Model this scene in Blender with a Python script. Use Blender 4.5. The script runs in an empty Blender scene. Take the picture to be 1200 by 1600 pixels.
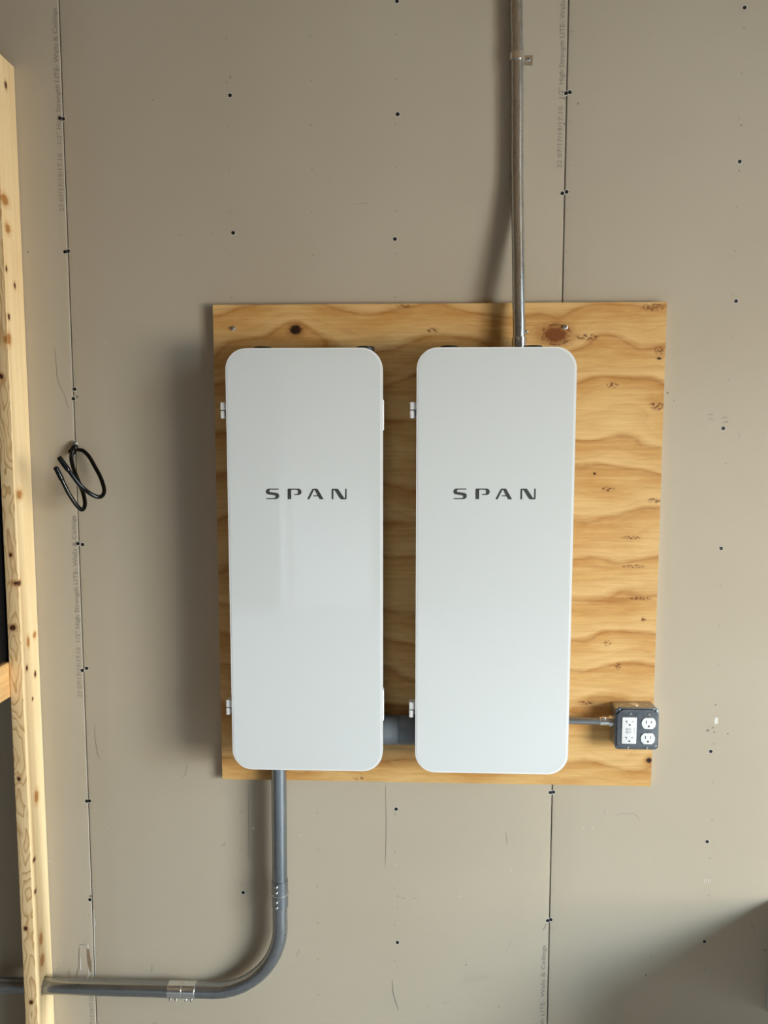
import bpy, bmesh, math, random
from mathutils import Vector, Matrix
random.seed(7)
C = bpy.context.scene.collection
SC = bpy.context.scene

# ------------------------------------------------------------------ camera
CAM = (0.8593, -1.9175, 1.75)
PITCH, YAW, F = 0.0922, 0.0389, 1197.5
cd = bpy.data.cameras.new('camera'); cam = bpy.data.objects.new('camera', cd); C.objects.link(cam)
cam.location = CAM
cam.rotation_euler = (math.pi/2 - PITCH, 0, YAW)
cd.sensor_fit = 'VERTICAL'; cd.sensor_height = 36.0; cd.lens = 36.0*F/1600
cd.clip_start = 0.05; cd.clip_end = 60
SC.camera = cam

def at(px, py, y=0.0):
    """point of the place seen at photo pixel (px,py), at distance -y in front of the drywall"""
    cp, sp, cy, sy = math.cos(PITCH), math.sin(PITCH), math.cos(YAW), math.sin(YAW)
    f = Vector((-sy*cp, cy*cp, -sp)); r = Vector((cy, sy, 0)); u = r.cross(f)
    d = f + r*((px-600)/F) + u*((800-py)/F)
    t = (y-CAM[1])/d.y
    return Vector(CAM) + d*t

# ------------------------------------------------------------------ world, light, exposure
w = bpy.data.worlds.new('world'); SC.world = w; w.use_nodes = True
bg = w.node_tree.nodes['Background']; bg.inputs[0].default_value = (.75, .87, 1, 1); bg.inputs[1].default_value = 0.15
def area(name, loc, target, sx, sy, power, col):
    l = bpy.data.lights.new(name, 'AREA'); l.shape = 'RECTANGLE'; l.size = sx; l.size_y = sy
    l.energy = power; l.color = col
    o = bpy.data.objects.new(name, l); C.objects.link(o); o.location = loc
    o.rotation_euler = (Vector(target)-Vector(loc)).to_track_quat('-Z', 'Y').to_euler()
    return o
area('daylight_doorway', (4.6, -2.35, 1.28), (0.5, -0.2, 0.95), 1.9, 1.5, 232, (1.0, .925, .78))
area('daylight_sky', (5.2, -3.2, 2.6), (1.0, -0.7, 0.2), 2.6, 2.2, 560, (.54, .79, 1.0))
area('floor_fill', (-5.0, -4.3, 3.1), (0.2, -4.3, 0.0), 2.2, 1.0, 1000, (.62, .82, 1.0))  # unseen cool fill, added to brighten the floor that the panels reflect
area('conduit_glint_side', (3.45, -1.55, 2.55), (1.1, 0, 2.3), .38, .78, 2, (1.0, .76, .44))  # unseen warm lamp, added for the bright stripe on the upper conduit
area('conduit_glint_top', (2.35, -.85, 3.03), (2.35, -.85, 0), .22, .9, 1.2, (1.0, .74, .42))  # overhead strip, no known fixture: added to carry the conduit stripe higher
SC.view_settings.view_transform = 'Standard'; SC.view_settings.look = 'None'
SC.view_settings.exposure = 0.03; SC.view_settings.gamma = 1.0; SC.view_settings.use_curve_mapping = False
SC.cycles.use_denoising = True
SC.cycles.max_bounces = 10; SC.cycles.diffuse_bounces = 6
SC.cycles.sample_clamp_indirect = 6

# ------------------------------------------------------------------ materials
class NT:
    def __init__(s, name):
        s.m = bpy.data.materials.new(name); s.m.use_nodes = True
        s.t = s.m.node_tree; s.b = s.t.nodes['Principled BSDF']
    def n(s, typ, **kw):
        nd = s.t.nodes.new(typ)
        for k, v in kw.items(): setattr(nd, k, v)
        return nd
    def l(s, a, b): s.t.links.new(a, b)
    def set(s, nd, i, v):
        if hasattr(v, 'links') or hasattr(v, 'is_output'): s.l(v, nd.inputs[i])
        else: nd.inputs[i].default_value = v
    def math(s, op, a, b=0.0, c=0.0, clamp=False):
        nd = s.n('ShaderNodeMath', operation=op, use_clamp=clamp)
        s.set(nd, 0, a); s.set(nd, 1, b); s.set(nd, 2, c)
        return nd.outputs[0]
    def vec(s, op, a, b=(0, 0, 0)):
        nd = s.n('ShaderNodeVectorMath', operation=op); s.set(nd, 0, a); s.set(nd, 1, b)
        return nd.outputs['Value'] if op in ('LENGTH', 'DOT_PRODUCT') else nd.outputs[0]
    def coord(s): return s.n('ShaderNodeTexCoord').outputs['Object']
    def noise(s, v, scale, detail=2, rough=.5, dist=0):
        nd = s.n('ShaderNodeTexNoise'); s.l(v, nd.inputs['Vector'])
        nd.inputs['Scale'].default_value = scale; nd.inputs['Detail'].default_value = detail
        nd.inputs['Roughness'].default_value = rough; nd.inputs['Distortion'].default_value = dist
        return nd.outputs['Fac']
    def sep(s, v):
        nd = s.n('ShaderNodeSeparateXYZ'); s.l(v, nd.inputs[0]); return nd.outputs
    def ramp(s, f, stops, interp='LINEAR'):
        nd = s.n('ShaderNodeValToRGB'); s.l(f, nd.inputs[0]); cr = nd.color_ramp; cr.interpolation = interp
        while len(cr.elements) < len(stops): cr.elements.new(.5)
        for e, (p, c) in zip(cr.elements, stops): e.position = p; e.color = (*c, 1)
        return nd.outputs[0]
    def mapr(s, v, a, b, c=0., d=1., smooth=False):
        nd = s.n('ShaderNodeMapRange'); nd.interpolation_type = 'SMOOTHSTEP' if smooth else 'LINEAR'
        s.set(nd, 0, v); s.set(nd, 1, a); s.set(nd, 2, b); s.set(nd, 3, c); s.set(nd, 4, d)
        return nd.outputs[0]
    def mix(s, f, a, b, blend='MIX'):
        nd = s.n('ShaderNodeMix', data_type='RGBA', blend_type=blend)
        s.set(nd, 0, f); s.set(nd, 6, a if not isinstance(a, tuple) else (*a[:3], 1)); s.set(nd, 7, b if not isinstance(b, tuple) else (*b[:3], 1))
        return nd.outputs[2]
    def bump(s, h, strength=.1, dist=.001):
        nd = s.n('ShaderNodeBump'); nd.inputs['Strength'].default_value = strength; nd.inputs['Distance'].default_value = dist
        s.l(h, nd.inputs['Height']); s.l(nd.outputs[0], s.b.inputs['Normal'])
    def fin(s, col=None, rough=.5, metal=0, spec=.5):
        if col is not None:
            if isinstance(col, tuple): s.b.inputs['Base Color'].default_value = (*col, 1)
            else: s.l(col, s.b.inputs['Base Color'])
        s.set(s.b, 'Roughness', rough); s.b.inputs['Metallic'].default_value = metal
        s.b.inputs['Specular IOR Level'].default_value = spec
        return s.m

def srgb(r, g, b):
    f = lambda v: (v/255/12.92 if v/255 <= .04045 else ((v/255+.055)/1.055)**2.4)
    return (f(r), f(g), f(b))

def speckled(name, col, var=.06, scale=40, rough=.5, metal=0, spec=.5, bump=0, stretch=(1, 1, 1)):
    t = NT(name); v = t.vec('MULTIPLY', t.coord(), stretch)
    n = t.noise(v, scale, 4, .6)
    a = tuple(max(0, c*(1-var)) for c in col); b = tuple(min(1, c*(1+var)) for c in col)
    c = t.ramp(n, [(.3, a), (.7, b)])
    if bump: t.bump(n, bump, .001)
    return t.fin(c, rough, metal, spec)

def m_drywall():
    t = NT('drywall_paper'); v = t.coord()
    big = t.noise(v, 1.6, 3, .5); fine = t.noise(t.vec('MULTIPLY', v, (1, 1, .35)), 420, 3, .7); mid = t.noise(v, 22, 4, .6)
    c = t.ramp(big, [(.3, (.47, .397, .297)), (.7, (.51, .438, .336))])
    c = t.mix(t.mapr(fine, .3, .7, 0, .10), c, (.36, .32, .27))
    c = t.mix(t.mapr(mid, .45, .8, 0, .10), c, (.40, .355, .30))
    t.bump(fine, .05, .0006)
    return t.fin(c, .82, 0, .25)

def knots(t, v, c, lst, colr, halo):
    for (k, rad) in lst:
        d = t.vec('LENGTH', t.vec('DIVIDE', t.vec('SUBTRACT', v, tuple(k)), tuple(rad)))
        nz = t.math('ADD', d, t.math('MULTIPLY', t.math('SUBTRACT', t.noise(v, 160, 2), .5), .7))
        c = t.mix(t.mapr(nz, .9, 1.9, .45, 0, True), c, halo)
        c = t.mix(t.mapr(nz, .55, 1.05, 1, 0, True), c, colr)
    return c

def m_plywood(K):
    t = NT('pine_plywood'); v = t.coord()
    # domain: long horizontal waves of rotary-cut veneer
    warp = t.math('MULTIPLY', t.math('SUBTRACT', t.noise(t.vec('MULTIPLY', v, (1.0, 0, 1.7)), 2.4, 2, .45), .5), .34)
    warp2 = t.math('MULTIPLY', t.math('SUBTRACT', t.noise(t.vec('MULTIPLY', v, (.8, 0, 2.6)), 9, 4, .6), .5), .036)
    h = t.math('ADD', t.math('ADD', t.sep(v)[2], warp), warp2)
    for (k, amp, sz) in K['warp']:
        d = t.vec('LENGTH', t.vec('DIVIDE', t.vec('SUBTRACT', v, k), sz))
        g = t.math('EXPONENT', t.math('MULTIPLY', t.math('MULTIPLY', d, d), -1.0))
        h = t.math('ADD', h, t.math('MULTIPLY', g, amp))
    saw = t.math('FRACT', t.math('MULTIPLY', h, 9.5))
    col = t.ramp(saw, [(0, srgb(224, 182, 120)), (.38, srgb(216, 170, 104)), (.70, srgb(202, 150, 82)), (.80, srgb(196, 142, 74)), (.86, srgb(172, 114, 54)), (.90, srgb(196, 146, 82)), (1, srgb(224, 182, 120))])
    saw2 = t.math('FRACT', t.math('MULTIPLY', h, 27.0))
    col = t.mix(t.mapr(saw2, .5, .95, 0, .22), col, srgb(178, 122, 62))
    # cloudy patches and fine fibre
    cl = t.noise(t.vec('MULTIPLY', v, (1.2, 1, 3.0)), 5.5, 4, .6)
    col = t.mix(t.mapr(cl, .42, .72, 0, .45), col, srgb(230, 190, 126))
    cl2 = t.noise(t.vec('ADD', t.vec('MULTIPLY', v, (1.0, 1, 2.4)), (3, 1, 7)), 4.0, 4, .6)
    col = t.mix(t.mapr(cl2, .52, .75, 0, .40), col, srgb(196, 132, 66))
    fib = t.noise(t.vec('MULTIPLY', v, (11, 1, 420)), 1.0, 4, .75)
    col = t.mix(t.mapr(fib, .5, .80, 0, .42), col, srgb(158, 108, 54))
    fib2 = t.noise(t.vec('MULTIPLY', v, (5, 1, 95)), 1.0, 4, .7)
    col = t.mix(t.mapr(fib2, .48, .78, 0, .38), col, srgb(178, 124, 62))
    col = t.mix(t.mapr(fib2, .5, .28, 0, .35), col, srgb(234, 202, 146))
    fl = t.noise(t.vec('MULTIPLY', v, (26, 1, 90)), 1.0, 3, .65)
    col = t.mix(t.mapr(fl, .76, .82, 0, .6), col, srgb(96, 52, 22))
    # resin flecks and torn spots at their places
    for (k, rad) in K['fleck']:
        d = t.vec('LENGTH', t.vec('DIVIDE', t.vec('SUBTRACT', v, k), rad))
        brk = t.noise(t.vec('MULTIPLY', v, (120, 1, 190)), 1.0, 3, .7)
        f = t.math('MULTIPLY', t.mapr(d, .6, 1.15, 1, 0, True), t.mapr(brk, .46, .56, 0, .9))
        col = t.mix(f, col, srgb(104, 54, 22))
    col = knots(t, v, col, K['brown'], srgb(128, 72, 28), srgb(150, 92, 40))
    ringd = t.vec('LENGTH', t.vec('DIVIDE', t.vec('SUBTRACT', v, K['brown'][0][0]), K['brown'][0][1]))
    rr = t.math('SINE', t.math('ADD', t.math('MULTIPLY', ringd, 26), t.math('MULTIPLY', t.noise(v, 60, 3), 9)))
    col = t.mix(t.math('MULTIPLY', t.mapr(rr, .3, 1, 0, .35), t.mapr(ringd, .9, 1.0, 1, 0)), col, srgb(84, 42, 14))
    rim = t.math('MULTIPLY', t.mapr(ringd, .92, 1.02, 0, 1), t.mapr(ringd, 1.06, 1.22, 1, 0))
    col = t.mix(t.math('MULTIPLY', rim, t.mapr(t.noise(v, 70, 2), .45, .6, 0, .8)), col, srgb(88, 46, 16))
    col = knots(t, v, col, K['black'], srgb(46, 20, 10), srgb(150, 92, 38))
    t.bump(t.math('ADD', fib, saw), .12, .0006)
    return t.fin(col, .55, 0, .3)

def m_stud(K):
    t = NT('spruce_stud'); v = t.coord(); x, y, z = t.sep(v)
    wz = t.math('MULTIPLY', t.math('SUBTRACT', t.noise(t.vec('MULTIPLY', v, (4, 4, 1.5)), 2.6, 3, .5), .5), .052)
    dx = t.math('ADD', x, .131); dy = t.math('ADD', y, .040)
    r = t.math('SQRT', t.math('ADD', t.math('MULTIPLY', dx, dx), t.math('MULTIPLY', dy, dy)))
    h = t.math('ADD', r, wz)
    s = t.math('FRACT', t.math('MULTIPLY', h, 330.0))
    side = t.mapr(y, -.0886, -.0880, 0, 1)
    col = t.ramp(s, [(0, srgb(234, 204, 156)), (.55, srgb(230, 197, 146)), (.85, srgb(196, 152, 98)), (.93, srgb(186, 142, 90)), (1, srgb(234, 204, 156))])
    plain = t.ramp(t.noise(t.vec('MULTIPLY', v, (45, 45, 1.0)), 1.0, 2, .5), [(.3, srgb(236, 207, 158)), (.7, srgb(243, 218, 172))])
    col = t.mix(t.mapr(side, 0, 1, .1, .90), col, plain)
    fib = t.noise(t.vec('MULTIPLY', v, (500, 500, 9)), 1.0, 2, .6)
    col = t.mix(t.mapr(fib, .5, .85, 0, .18), col, srgb(170, 124, 72))
    cl = t.noise(t.vec('MULTIPLY', v, (9, 9, 2.2)), 1.3, 3, .6)
    col = t.mix(t.mapr(cl, .5, .75, 0, .22), col, srgb(218, 174, 116))
    fl = t.noise(t.vec('MULTIPLY', v, (150, 150, 40)), 1.0, 2, .6)
    col = t.mix(t.mapr(fl, .78, .84, 0, .5), col, srgb(120, 76, 36))
    col = knots(t, v, col, K['tan'], srgb(176, 122, 66), srgb(206, 160, 100))
    col = knots(t, v, col, K['dark'], srgb(74, 40, 20), srgb(170, 112, 58))
    t.bump(fib, .1, .0006)
    return t.fin(col, .6, 0, .3)

def m_steel(name, base=(.60, .62, .63), rough=.30, var=.07, ax='z'):
    t = NT(name); v = t.coord()
    st = {'z': (1, 1, .12), 'x': (.12, 1, 1), 'n': (1, 1, 1)}[ax]
    n = t.noise(t.vec('MULTIPLY', v, st), 110, 2, .5); g = t.noise(v, 12, 3, .5)
    c = t.ramp(n, [(.3, tuple(c*(1-var) for c in base)), (.7, tuple(min(1, c*(1+var)) for c in base))])
    c = t.mix(t.mapr(g, .5, .75, 0, .3), c, tuple(c*.6 for c in base))
    rr = t.mapr(n, .3, .7, rough-.03, rough+.05)
    return t.fin(c, rr, .92, .5)

M = {}
M['drywall'] = m_drywall()
M['dry_edge'] = speckled('gypsum_edge', (.62, .58, .52), .08, 300, .9)
M['gap'] = speckled('dark_gap', (.02, .017, .013), .2, 100, .9)
M['ink'] = speckled('faded_ink', (.255, .222, .185), .18, 260, .85, spec=.2)
M['pencil'] = speckled('pencil_mark', (.24, .21, .18), .2, 200, .8, spec=.2)
M['rust_pencil'] = speckled('reddish_pencil', (.30, .22, .17), .2, 200, .8, spec=.2)
M['smudge'] = speckled('smudge', (.37, .33, .275), .06, 60, .85, spec=.2)
M['tick'] = speckled('tick_ink', (.30, .255, .20), .08, 60, .85, spec=.2)
M['torn_white'] = speckled('torn_paper_white', (.72, .68, .62), .06, 200, .9, spec=.2)
M['torn_brown'] = speckled('torn_paper_brown', (.27, .18, .11), .15, 150, .9, spec=.2)
M['white'] = speckled('white_enamel', (.80, .795, .785), .01, 80, .35)
M['enclosure'] = speckled('grey_enclosure', (.22, .22, .215), .02, 80, .5)
M['hinge_white'] = speckled('white_plastic', (.78, .77, .75), .015, 80, .4)
t = NT('white_glass'); M['glass'] = t.fin(t.ramp(t.noise(t.coord(), 3, 2), [(.3, (.72, .735, .725)), (.7, (.73, .745, .735))]), .03, 0, 1.0)
M['logo'] = speckled('dark_grey_lettering', (.045, .048, .045), .05, 100, .5)
M['black_cap'] = speckled('black_plastic', (.008, .008, .008), .2, 100, .5)
M['steel'] = m_steel('galvanised_steel', base=(.52, .53, .53), rough=.27)
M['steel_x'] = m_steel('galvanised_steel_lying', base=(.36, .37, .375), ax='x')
M['steel_dark'] = m_steel('dull_galvanised_steel', base=(.31, .335, .36), rough=.30)
M['steel_bend'] = m_steel('bent_steel', base=(.36, .38, .40), rough=.30, var=.05, ax='n')
M['zinc'] = m_steel('bright_zinc', base=(.74, .74, .72), rough=.2, var=.06, ax='n')
M['pvc'] = speckled('grey_fitting', (.13, .145, .16), .1, 60, .5)
M['box'] = m_steel('box_steel', base=(.46, .45, .42), rough=.38, ax='n')
M['cover'] = m_steel('cover_steel', base=(.15, .165, .18), rough=.42, var=.08, ax='n')
M['outlet'] = speckled('white_outlet', (.82, .82, .81), .01, 90, .35)
M['outlet_grey'] = speckled('outlet_label', (.55, .56, .56), .06, 300, .5)
M['slot'] = speckled('dark_slot', (.006, .006, .006), .2, 100, .6)
M['screw'] = speckled('black_phosphate', (.005, .005, .006), .3, 200, .5)
M['vinyl'] = speckled('black_vinyl', (.003, .003, .003), .2, 100, .16, spec=.35)
M['blackbox'] = speckled('black_item', (.003, .003, .0033), .2, 30, .6, spec=.2)
M['concrete'] = speckled('concrete', (.36, .36, .36), .12, 6, .6)
M['room_wall'] = speckled('room_drywall', (.13, .10, .07), .05, 3, .85)
M['room_ceiling'] = speckled('room_ceiling', (.34, .21, .10), .06, 3, .85)
M['lid'] = speckled('pale_plastic', (.58, .57, .54), .03, 40, .45)
M['binbody'] = speckled('dark_plastic', (.03, .027, .022), .1, 40, .5)

# ------------------------------------------------------------------ mesh helpers
def box(bm, x0, x1, y0, y1, z0, z1, bev=0, seg=2):
    v = [bm.verts.new((x, y, z)) for x in (x0, x1) for y in (y0, y1) for z in (z0, z1)]
    fs = [(0, 1, 3, 2), (4, 6, 7, 5), (0, 4, 5, 1), (2, 3, 7, 6), (0, 2, 6, 4), (1, 5, 7, 3)]
    F_ = [bm.faces.new([v[i] for i in f]) for f in fs]
    if bev:
        es = list({e for f in F_ for e in f.edges})
        bmesh.ops.bevel(bm, geom=es, offset=bev, segments=seg, profile=.5, affect='EDGES', clamp_overlap=True)

def tube(bm, pts, r, seg=20, caps=True, cap_round=False):
    pts = [Vector(p) for p in pts]; n = len(pts)
    rs = r if isinstance(r, (list, tuple)) else [r]*n
    tan = []
    for i in range(n):
        a = pts[max(0, i-1)]; b = pts[min(n-1, i+1)]; tan.append((b-a).normalized())
    ref = Vector((0, 1, 0)) if abs(tan[0].y) < .9 else Vector((1, 0, 0))
    nrm = (ref - tan[0]*ref.dot(tan[0])).normalized()
    rings = []
    for i in range(n):
        if i:
            nrm = (nrm - tan[i]*nrm.dot(tan[i])).normalized()
        b = tan[i].cross(nrm)
        rings.append([bm.verts.new(pts[i] + (nrm*math.cos(2*math.pi*k/seg) + b*math.sin(2*math.pi*k/seg))*rs[i]) for k in range(seg)])
    for a, b in zip(rings, rings[1:]):
        for k in range(seg): bm.faces.new((a[k], a[(k+1) % seg], b[(k+1) % seg], b[k]))
    if caps:
        bm.faces.new(rings[0][::-1]); bm.faces.new(rings[-1])

def rod(bm, a, b, r, seg=20, bev=0):
    a, b = Vector(a), Vector(b); d = (b-a)
    if bev:
        d.normalize(); tube(bm, [a, a+d*bev*.001, a+d*bev, b-d*bev, b-d*bev*.001, b], [r-bev, r-bev*.9, r, r, r-bev*.9, r-bev], seg)
    else: tube(bm, [a, b], r, seg)

def prism(bm, out, y0, y1, bev=0, seg=3):
    """closed outline of (x,z) points, front face at y0 (nearer camera), back at y1"""
    f = [bm.verts.new((x, y0, z)) for x, z in out]; b = [bm.verts.new((x, y1, z)) for x, z in out]
    n = len(out)
    F0 = bm.faces.new(f); bm.faces.new(b[::-1])
    for i in range(n): bm.faces.new((f[i], b[i], b[(i+1) % n], f[(i+1) % n]))
    if bev: bmesh.ops.bevel(bm, geom=list(F0.edges), offset=bev, segments=seg, profile=.5, affect='EDGES', clamp_overlap=True)

def rrect(x0, x1, z0, z1, r, n=10):
    out = []
    for cx, cz, a0 in ((x1-r, z1-r, 0), (x0+r, z1-r, 90), (x0+r, z0+r, 180), (x1-r, z0+r, 270)):
        for k in range(n+1):
            a = math.radians(a0 + 90*k/n); out.append((cx+r*math.cos(a), cz+r*math.sin(a)))
    return out

def finish(bm, name, mat, parent=None, angle=32, **props):
    bmesh.ops.recalc_face_normals(bm, faces=bm.faces)
    for f in bm.faces: f.smooth = True
    for e in bm.edges:
        if len(e.link_faces) != 2 or e.calc_face_angle(0) > math.radians(angle): e.smooth = False
    me = bpy.data.meshes.new(name); bm.to_mesh(me); bm.free()
    for m in (mat if isinstance(mat, (list, tuple)) else [mat]): me.materials.append(m)
    o = bpy.data.objects.new(name, me); C.objects.link(o)
    if parent is not None:
        o.parent = parent; o.matrix_parent_inverse = Matrix.Translation(-parent.location) if parent.type == 'EMPTY' else Matrix()
    for k, v in props.items(): o[k] = v
    return o

def B(name, mat, parent, fn, **kw):
    bm = bmesh.new(); fn(bm); return finish(bm, name, mat, parent, **kw)

def thing(name, label, cat, loc=(0, 0, 0), group=None):
    o = bpy.data.objects.new(name, None); o.empty_display_size = .05; C.objects.link(o); o.location = loc
    tag(o, label, cat, group); return o
def tag(o, label, cat, group=None):
    o['label'] = label; o['category'] = cat
    if group: o['group'] = group
    return o

def catmull(P, k=8):
    P = [Vector(p) for p in P]; out = []
    for i in range(len(P)-1):
        a, b, c, d = P[max(0, i-1)], P[i], P[i+1], P[min(len(P)-1, i+2)]
        for j in range(k):
            t = j/k
            out.append(.5*((2*b) + (c-a)*t + (2*a-5*b+4*c-d)*t*t + (3*b-a-3*c+d)*t**3))
    out.append(P[-1]); return out

# ------------------------------------------------------------------ the setting
RX0, RX1, RY, RZ = -2.2, 3.4, -6.2, 3.05
def struct(name, mat, fn):
    return B(name, mat, None, fn, kind='structure')
struct('floor', M['concrete'], lambda bm: box(bm, RX0-.1, RX1+1.6, RY-.1, .02, -.1, 0))
struct('ceiling', M['room_ceiling'], lambda bm: box(bm, RX0-.1, RX1+.1, RY-.1, .02, RZ, RZ+.1))
def wl(bm):
    y0, y1, z0, z1 = -5.6, -3.0, .7, 2.0  # opening added so the floor fill gets in
    box(bm, RX0-.1, RX0, RY, y0, 0, RZ); box(bm, RX0-.1, RX0, y1, .02, 0, RZ)
    box(bm, RX0-.1, RX0, y0, y1, 0, z0); box(bm, RX0-.1, RX0, y0, y1, z1, RZ)
struct('wall_left', M['room_wall'], wl)
OY0, OY1, OZ0, OZ1 = -3.6, -1.2, .25, 1.82      # side opening to daylight
def wr(bm):
    box(bm, RX1, RX1+.1, RY, OY0, 0, RZ); box(bm, RX1, RX1+.1, OY1, .02, 0, RZ)
    box(bm, RX1, RX1+.1, OY0, OY1, 0, OZ0)
    for y0, y1, z0, z1 in ((OY0, -1.75, OZ1, RZ), (-1.35, OY1, OZ1, RZ), (-1.75, -1.35, OZ1, 2.15), (-1.75, -1.35, 2.95, RZ)): box(bm, RX1, RX1+.1, y0, y1, z0, z1)  # upper slot added for the conduit stripe lamp
struct('wall_right', M['room_wall'], wr)
wf = lambda bm: box(bm, RX0-.1, RX1+.1, RY-.1, RY, 0, RZ)
struct('wall_front', M['room_wall'], wf)

def dfr(bm):
    for x0, x1, z0, z1 in ((-.52, -.43, 0, 2.5), (.36, .45, 0, 2.5), (-.52, .45, 2.5, 2.6)): box(bm, x0, x1, RY, RY+.03, z0, z1, .004)
dr1 = B('door_1', M['white'], None, lambda bm: box(bm, -.43, .36, RY, RY+.012, .01, 2.5), kind='structure')
B('door_frame', M['white'], dr1, dfr)
# the drywall: full-height sheets 1.219 m wide with tapered long edges and open joints
SW = 1.2192; GAP = .0030; TAPER = .07; TD = .0028
def wy(x):
    """recess of the paper face near a joint"""
    d = abs((x + SW/2) % SW - SW/2)
    return TD*max(0, 1-(d/TAPER))**1.3 if d < TAPER else 0
def sheets(bm):
    for i in range(-2, 3):
        x0, x1 = i*SW + GAP/2, (i+1)*SW - GAP/2
        x0 = max(x0, RX0); x1 = min(x1, RX1)
        prof = [(x0, .0125), (x0, wy(x0)+.0010), (x0+.0008, wy(x0)+.0002)]
        N = 12
        for k in range(1, N+1): xx = x0 + TAPER*k/N; prof.append((xx, wy(xx)))
        for k in range(N, 0, -1): xx = x1 - TAPER*k/N; prof.append((xx, wy(xx)))
        prof += [(x1-.0008, wy(x1)+.0002), (x1, wy(x1)+.0010), (x1, .0125)]
        lo = [bm.verts.new((x, y, 0)) for x, y in prof]; hi = [bm.verts.new((x, y, RZ)) for x, y in prof]
        n = len(prof)
        for k in range(n-1):
            f = bm.faces.new((lo[k], lo[k+1], hi[k+1], hi[k])); f.material_index = 1 if k in (0, n-2) else 0
        bm.faces.new(lo); bm.faces.new(hi[::-1])
    n0 = len(bm.faces)
    box(bm, RX0-.1, RX1+.1, .0127, .10, 0, RZ)
    bm.faces.ensure_lookup_table()
    for f in bm.faces[n0:]: f.material_index = 2
bm = bmesh.new(); sheets(bm)
wall = finish(bm, 'wall_back', [M['drywall'], M['dry_edge'], M['gap']], None, angle=20, kind='structure')

# marks on the drywall face (thin, on the paper)
def W(px, py, up=.0004):
    p = at(px, py, 0); p.y = wy(p.x) - up; return p
def ribbon(bm, pts, wd, up=.0004):
    """thin mark along photo points, width in metres"""
    P = [at(a, b, 0) for a, b in pts]
    L, Rr = [], []
    for i, p in enumerate(P):
        a = P[max(0, i-1)]; b = P[min(len(P)-1, i+1)]; t_ = (b-a).normalized()
        s = Vector((-t_.z, 0, t_.x))*(wd*(.5 if 0 < i < len(P)-1 else .3))
        for lst, q in ((L, p+s), (Rr, p-s)):
            q.y = wy(q.x)-up; lst.append(bm.verts.new(q))
    for i in range(len(P)-1): bm.faces.new((L[i], L[i+1], Rr[i+1], Rr[i]))
def blot(bm, px, py, rx, rz, n=10, jit=.25, up=.0005):
    c = at(px, py, 0); vs = []
    for k in range(n):
        a = 2*math.pi*k/n; q = 1+random.uniform(-jit, jit)
        x, z = c.x+rx*q*math.cos(a), c.z+rz*q*math.sin(a); vs.append(bm.verts.new((x, wy(x)-up, z)))
    bm.faces.new(vs)

def tick_marks(bm):
    def tk(x, z, l, wv=.0009, ang=0):
        dx, dz = l/2*math.cos(ang), l/2*math.sin(ang); nx, nz = -math.sin(ang)*wv/2, math.cos(ang)*wv/2
        q = [(x-dx-nx, z-dz-nz), (x+dx-nx, z+dz-nz), (x+dx+nx, z+dz+nz), (x-dx+nx, z-dz+nz)]
        bm.faces.new([bm.verts.new((a, wy(a)-.0004, b)) for a, b in q])
    z0 = at(98, 65, 0).z
    for k in range(-2, 30):
        z = z0 - k*.1016
        if z < .05 or z > RZ-.02: continue
        for sx in (0, SW):
            tk(sx+.0075+random.uniform(-.001, .001), z, .0055)
            if k % 4 in (2, 3): tk(sx-.010, z+.003, .005)
        for xc in (SW/3, SW/2, SW*2/3, SW*4/3, SW*5/3):
            if random.random() < .85:
                x = xc+random.uniform(-.002, .002)
                tk(x, z, .006, .0009, .8); tk(x, z, .006, .0009, 2.3)
B('printed_tick_mark', M['tick'], wall, tick_marks, kind='stuff')

def text_mesh(strings):
    bm = bmesh.new()
    for s, p0, p1, h in strings:
        cu = bpy.data.curves.new('t', 'FONT'); cu.body = s; cu.size = 1; cu.resolution_u = 2
        o = bpy.data.objects.new('t', cu); C.objects.link(o)
        dg = bpy.context.evaluated_depsgraph_get(); me = bpy.data.meshes.new_from_object(o.evaluated_get(dg))
        xs = [v.co.x for v in me.vertices]; wd = max(xs)-min(xs); x0 = min(xs); L = p1-p0
        off = len(bm.verts)
        tb = bmesh.new(); tb.from_mesh(me)
        for v in tb.verts:
            u_ = (v.co.x-x0)/wd*L; vv = v.co.y/.72*h
            X = -.0055 - vv + s_x; v.co = Vector((X, wy(X)-.0004, p0+u_))
        tmp = bpy.data.meshes.new('t'); tb.to_mesh(tmp); tb.free(); bm.from_mesh(tmp)
        bpy.data.objects.remove(o); bpy.data.curves.remove(cu); bpy.data.meshes.remove(me); bpy.data.meshes.remove(tmp)
    return bm
S2 = '1/2" High Strength LITE- Walls & Ceilings'; S1 = '27 07/17/19/17:10'
zz = lambda px, py: at(px, py, 0).z
s_x = 0
bm = text_mesh([(S1, zz(97, 330), zz(96, 240), .0115), (S2, zz(93, 224), zz(88, 12), .0115),
                (S2, zz(125, 1003), zz(122, 806), .0115), (S1, zz(127, 1090), zz(126, 1012), .0115),
                (S1, zz(147, 1615), zz(146, 1558), .0115)])
finish(bm, 'printed_text', M['ink'], wall)
s_x = SW-.003
bm = text_mesh([('22 07/17/19/17:10', zz(877, 262), zz(880, 166), .0115), (S2, zz(880, 153), zz(885, -55), .0115),
                (S2, zz(851, 1680), zz(852, 1478), .0115)])
finish(bm, 'printed_text', M['ink'], wall)

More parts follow.
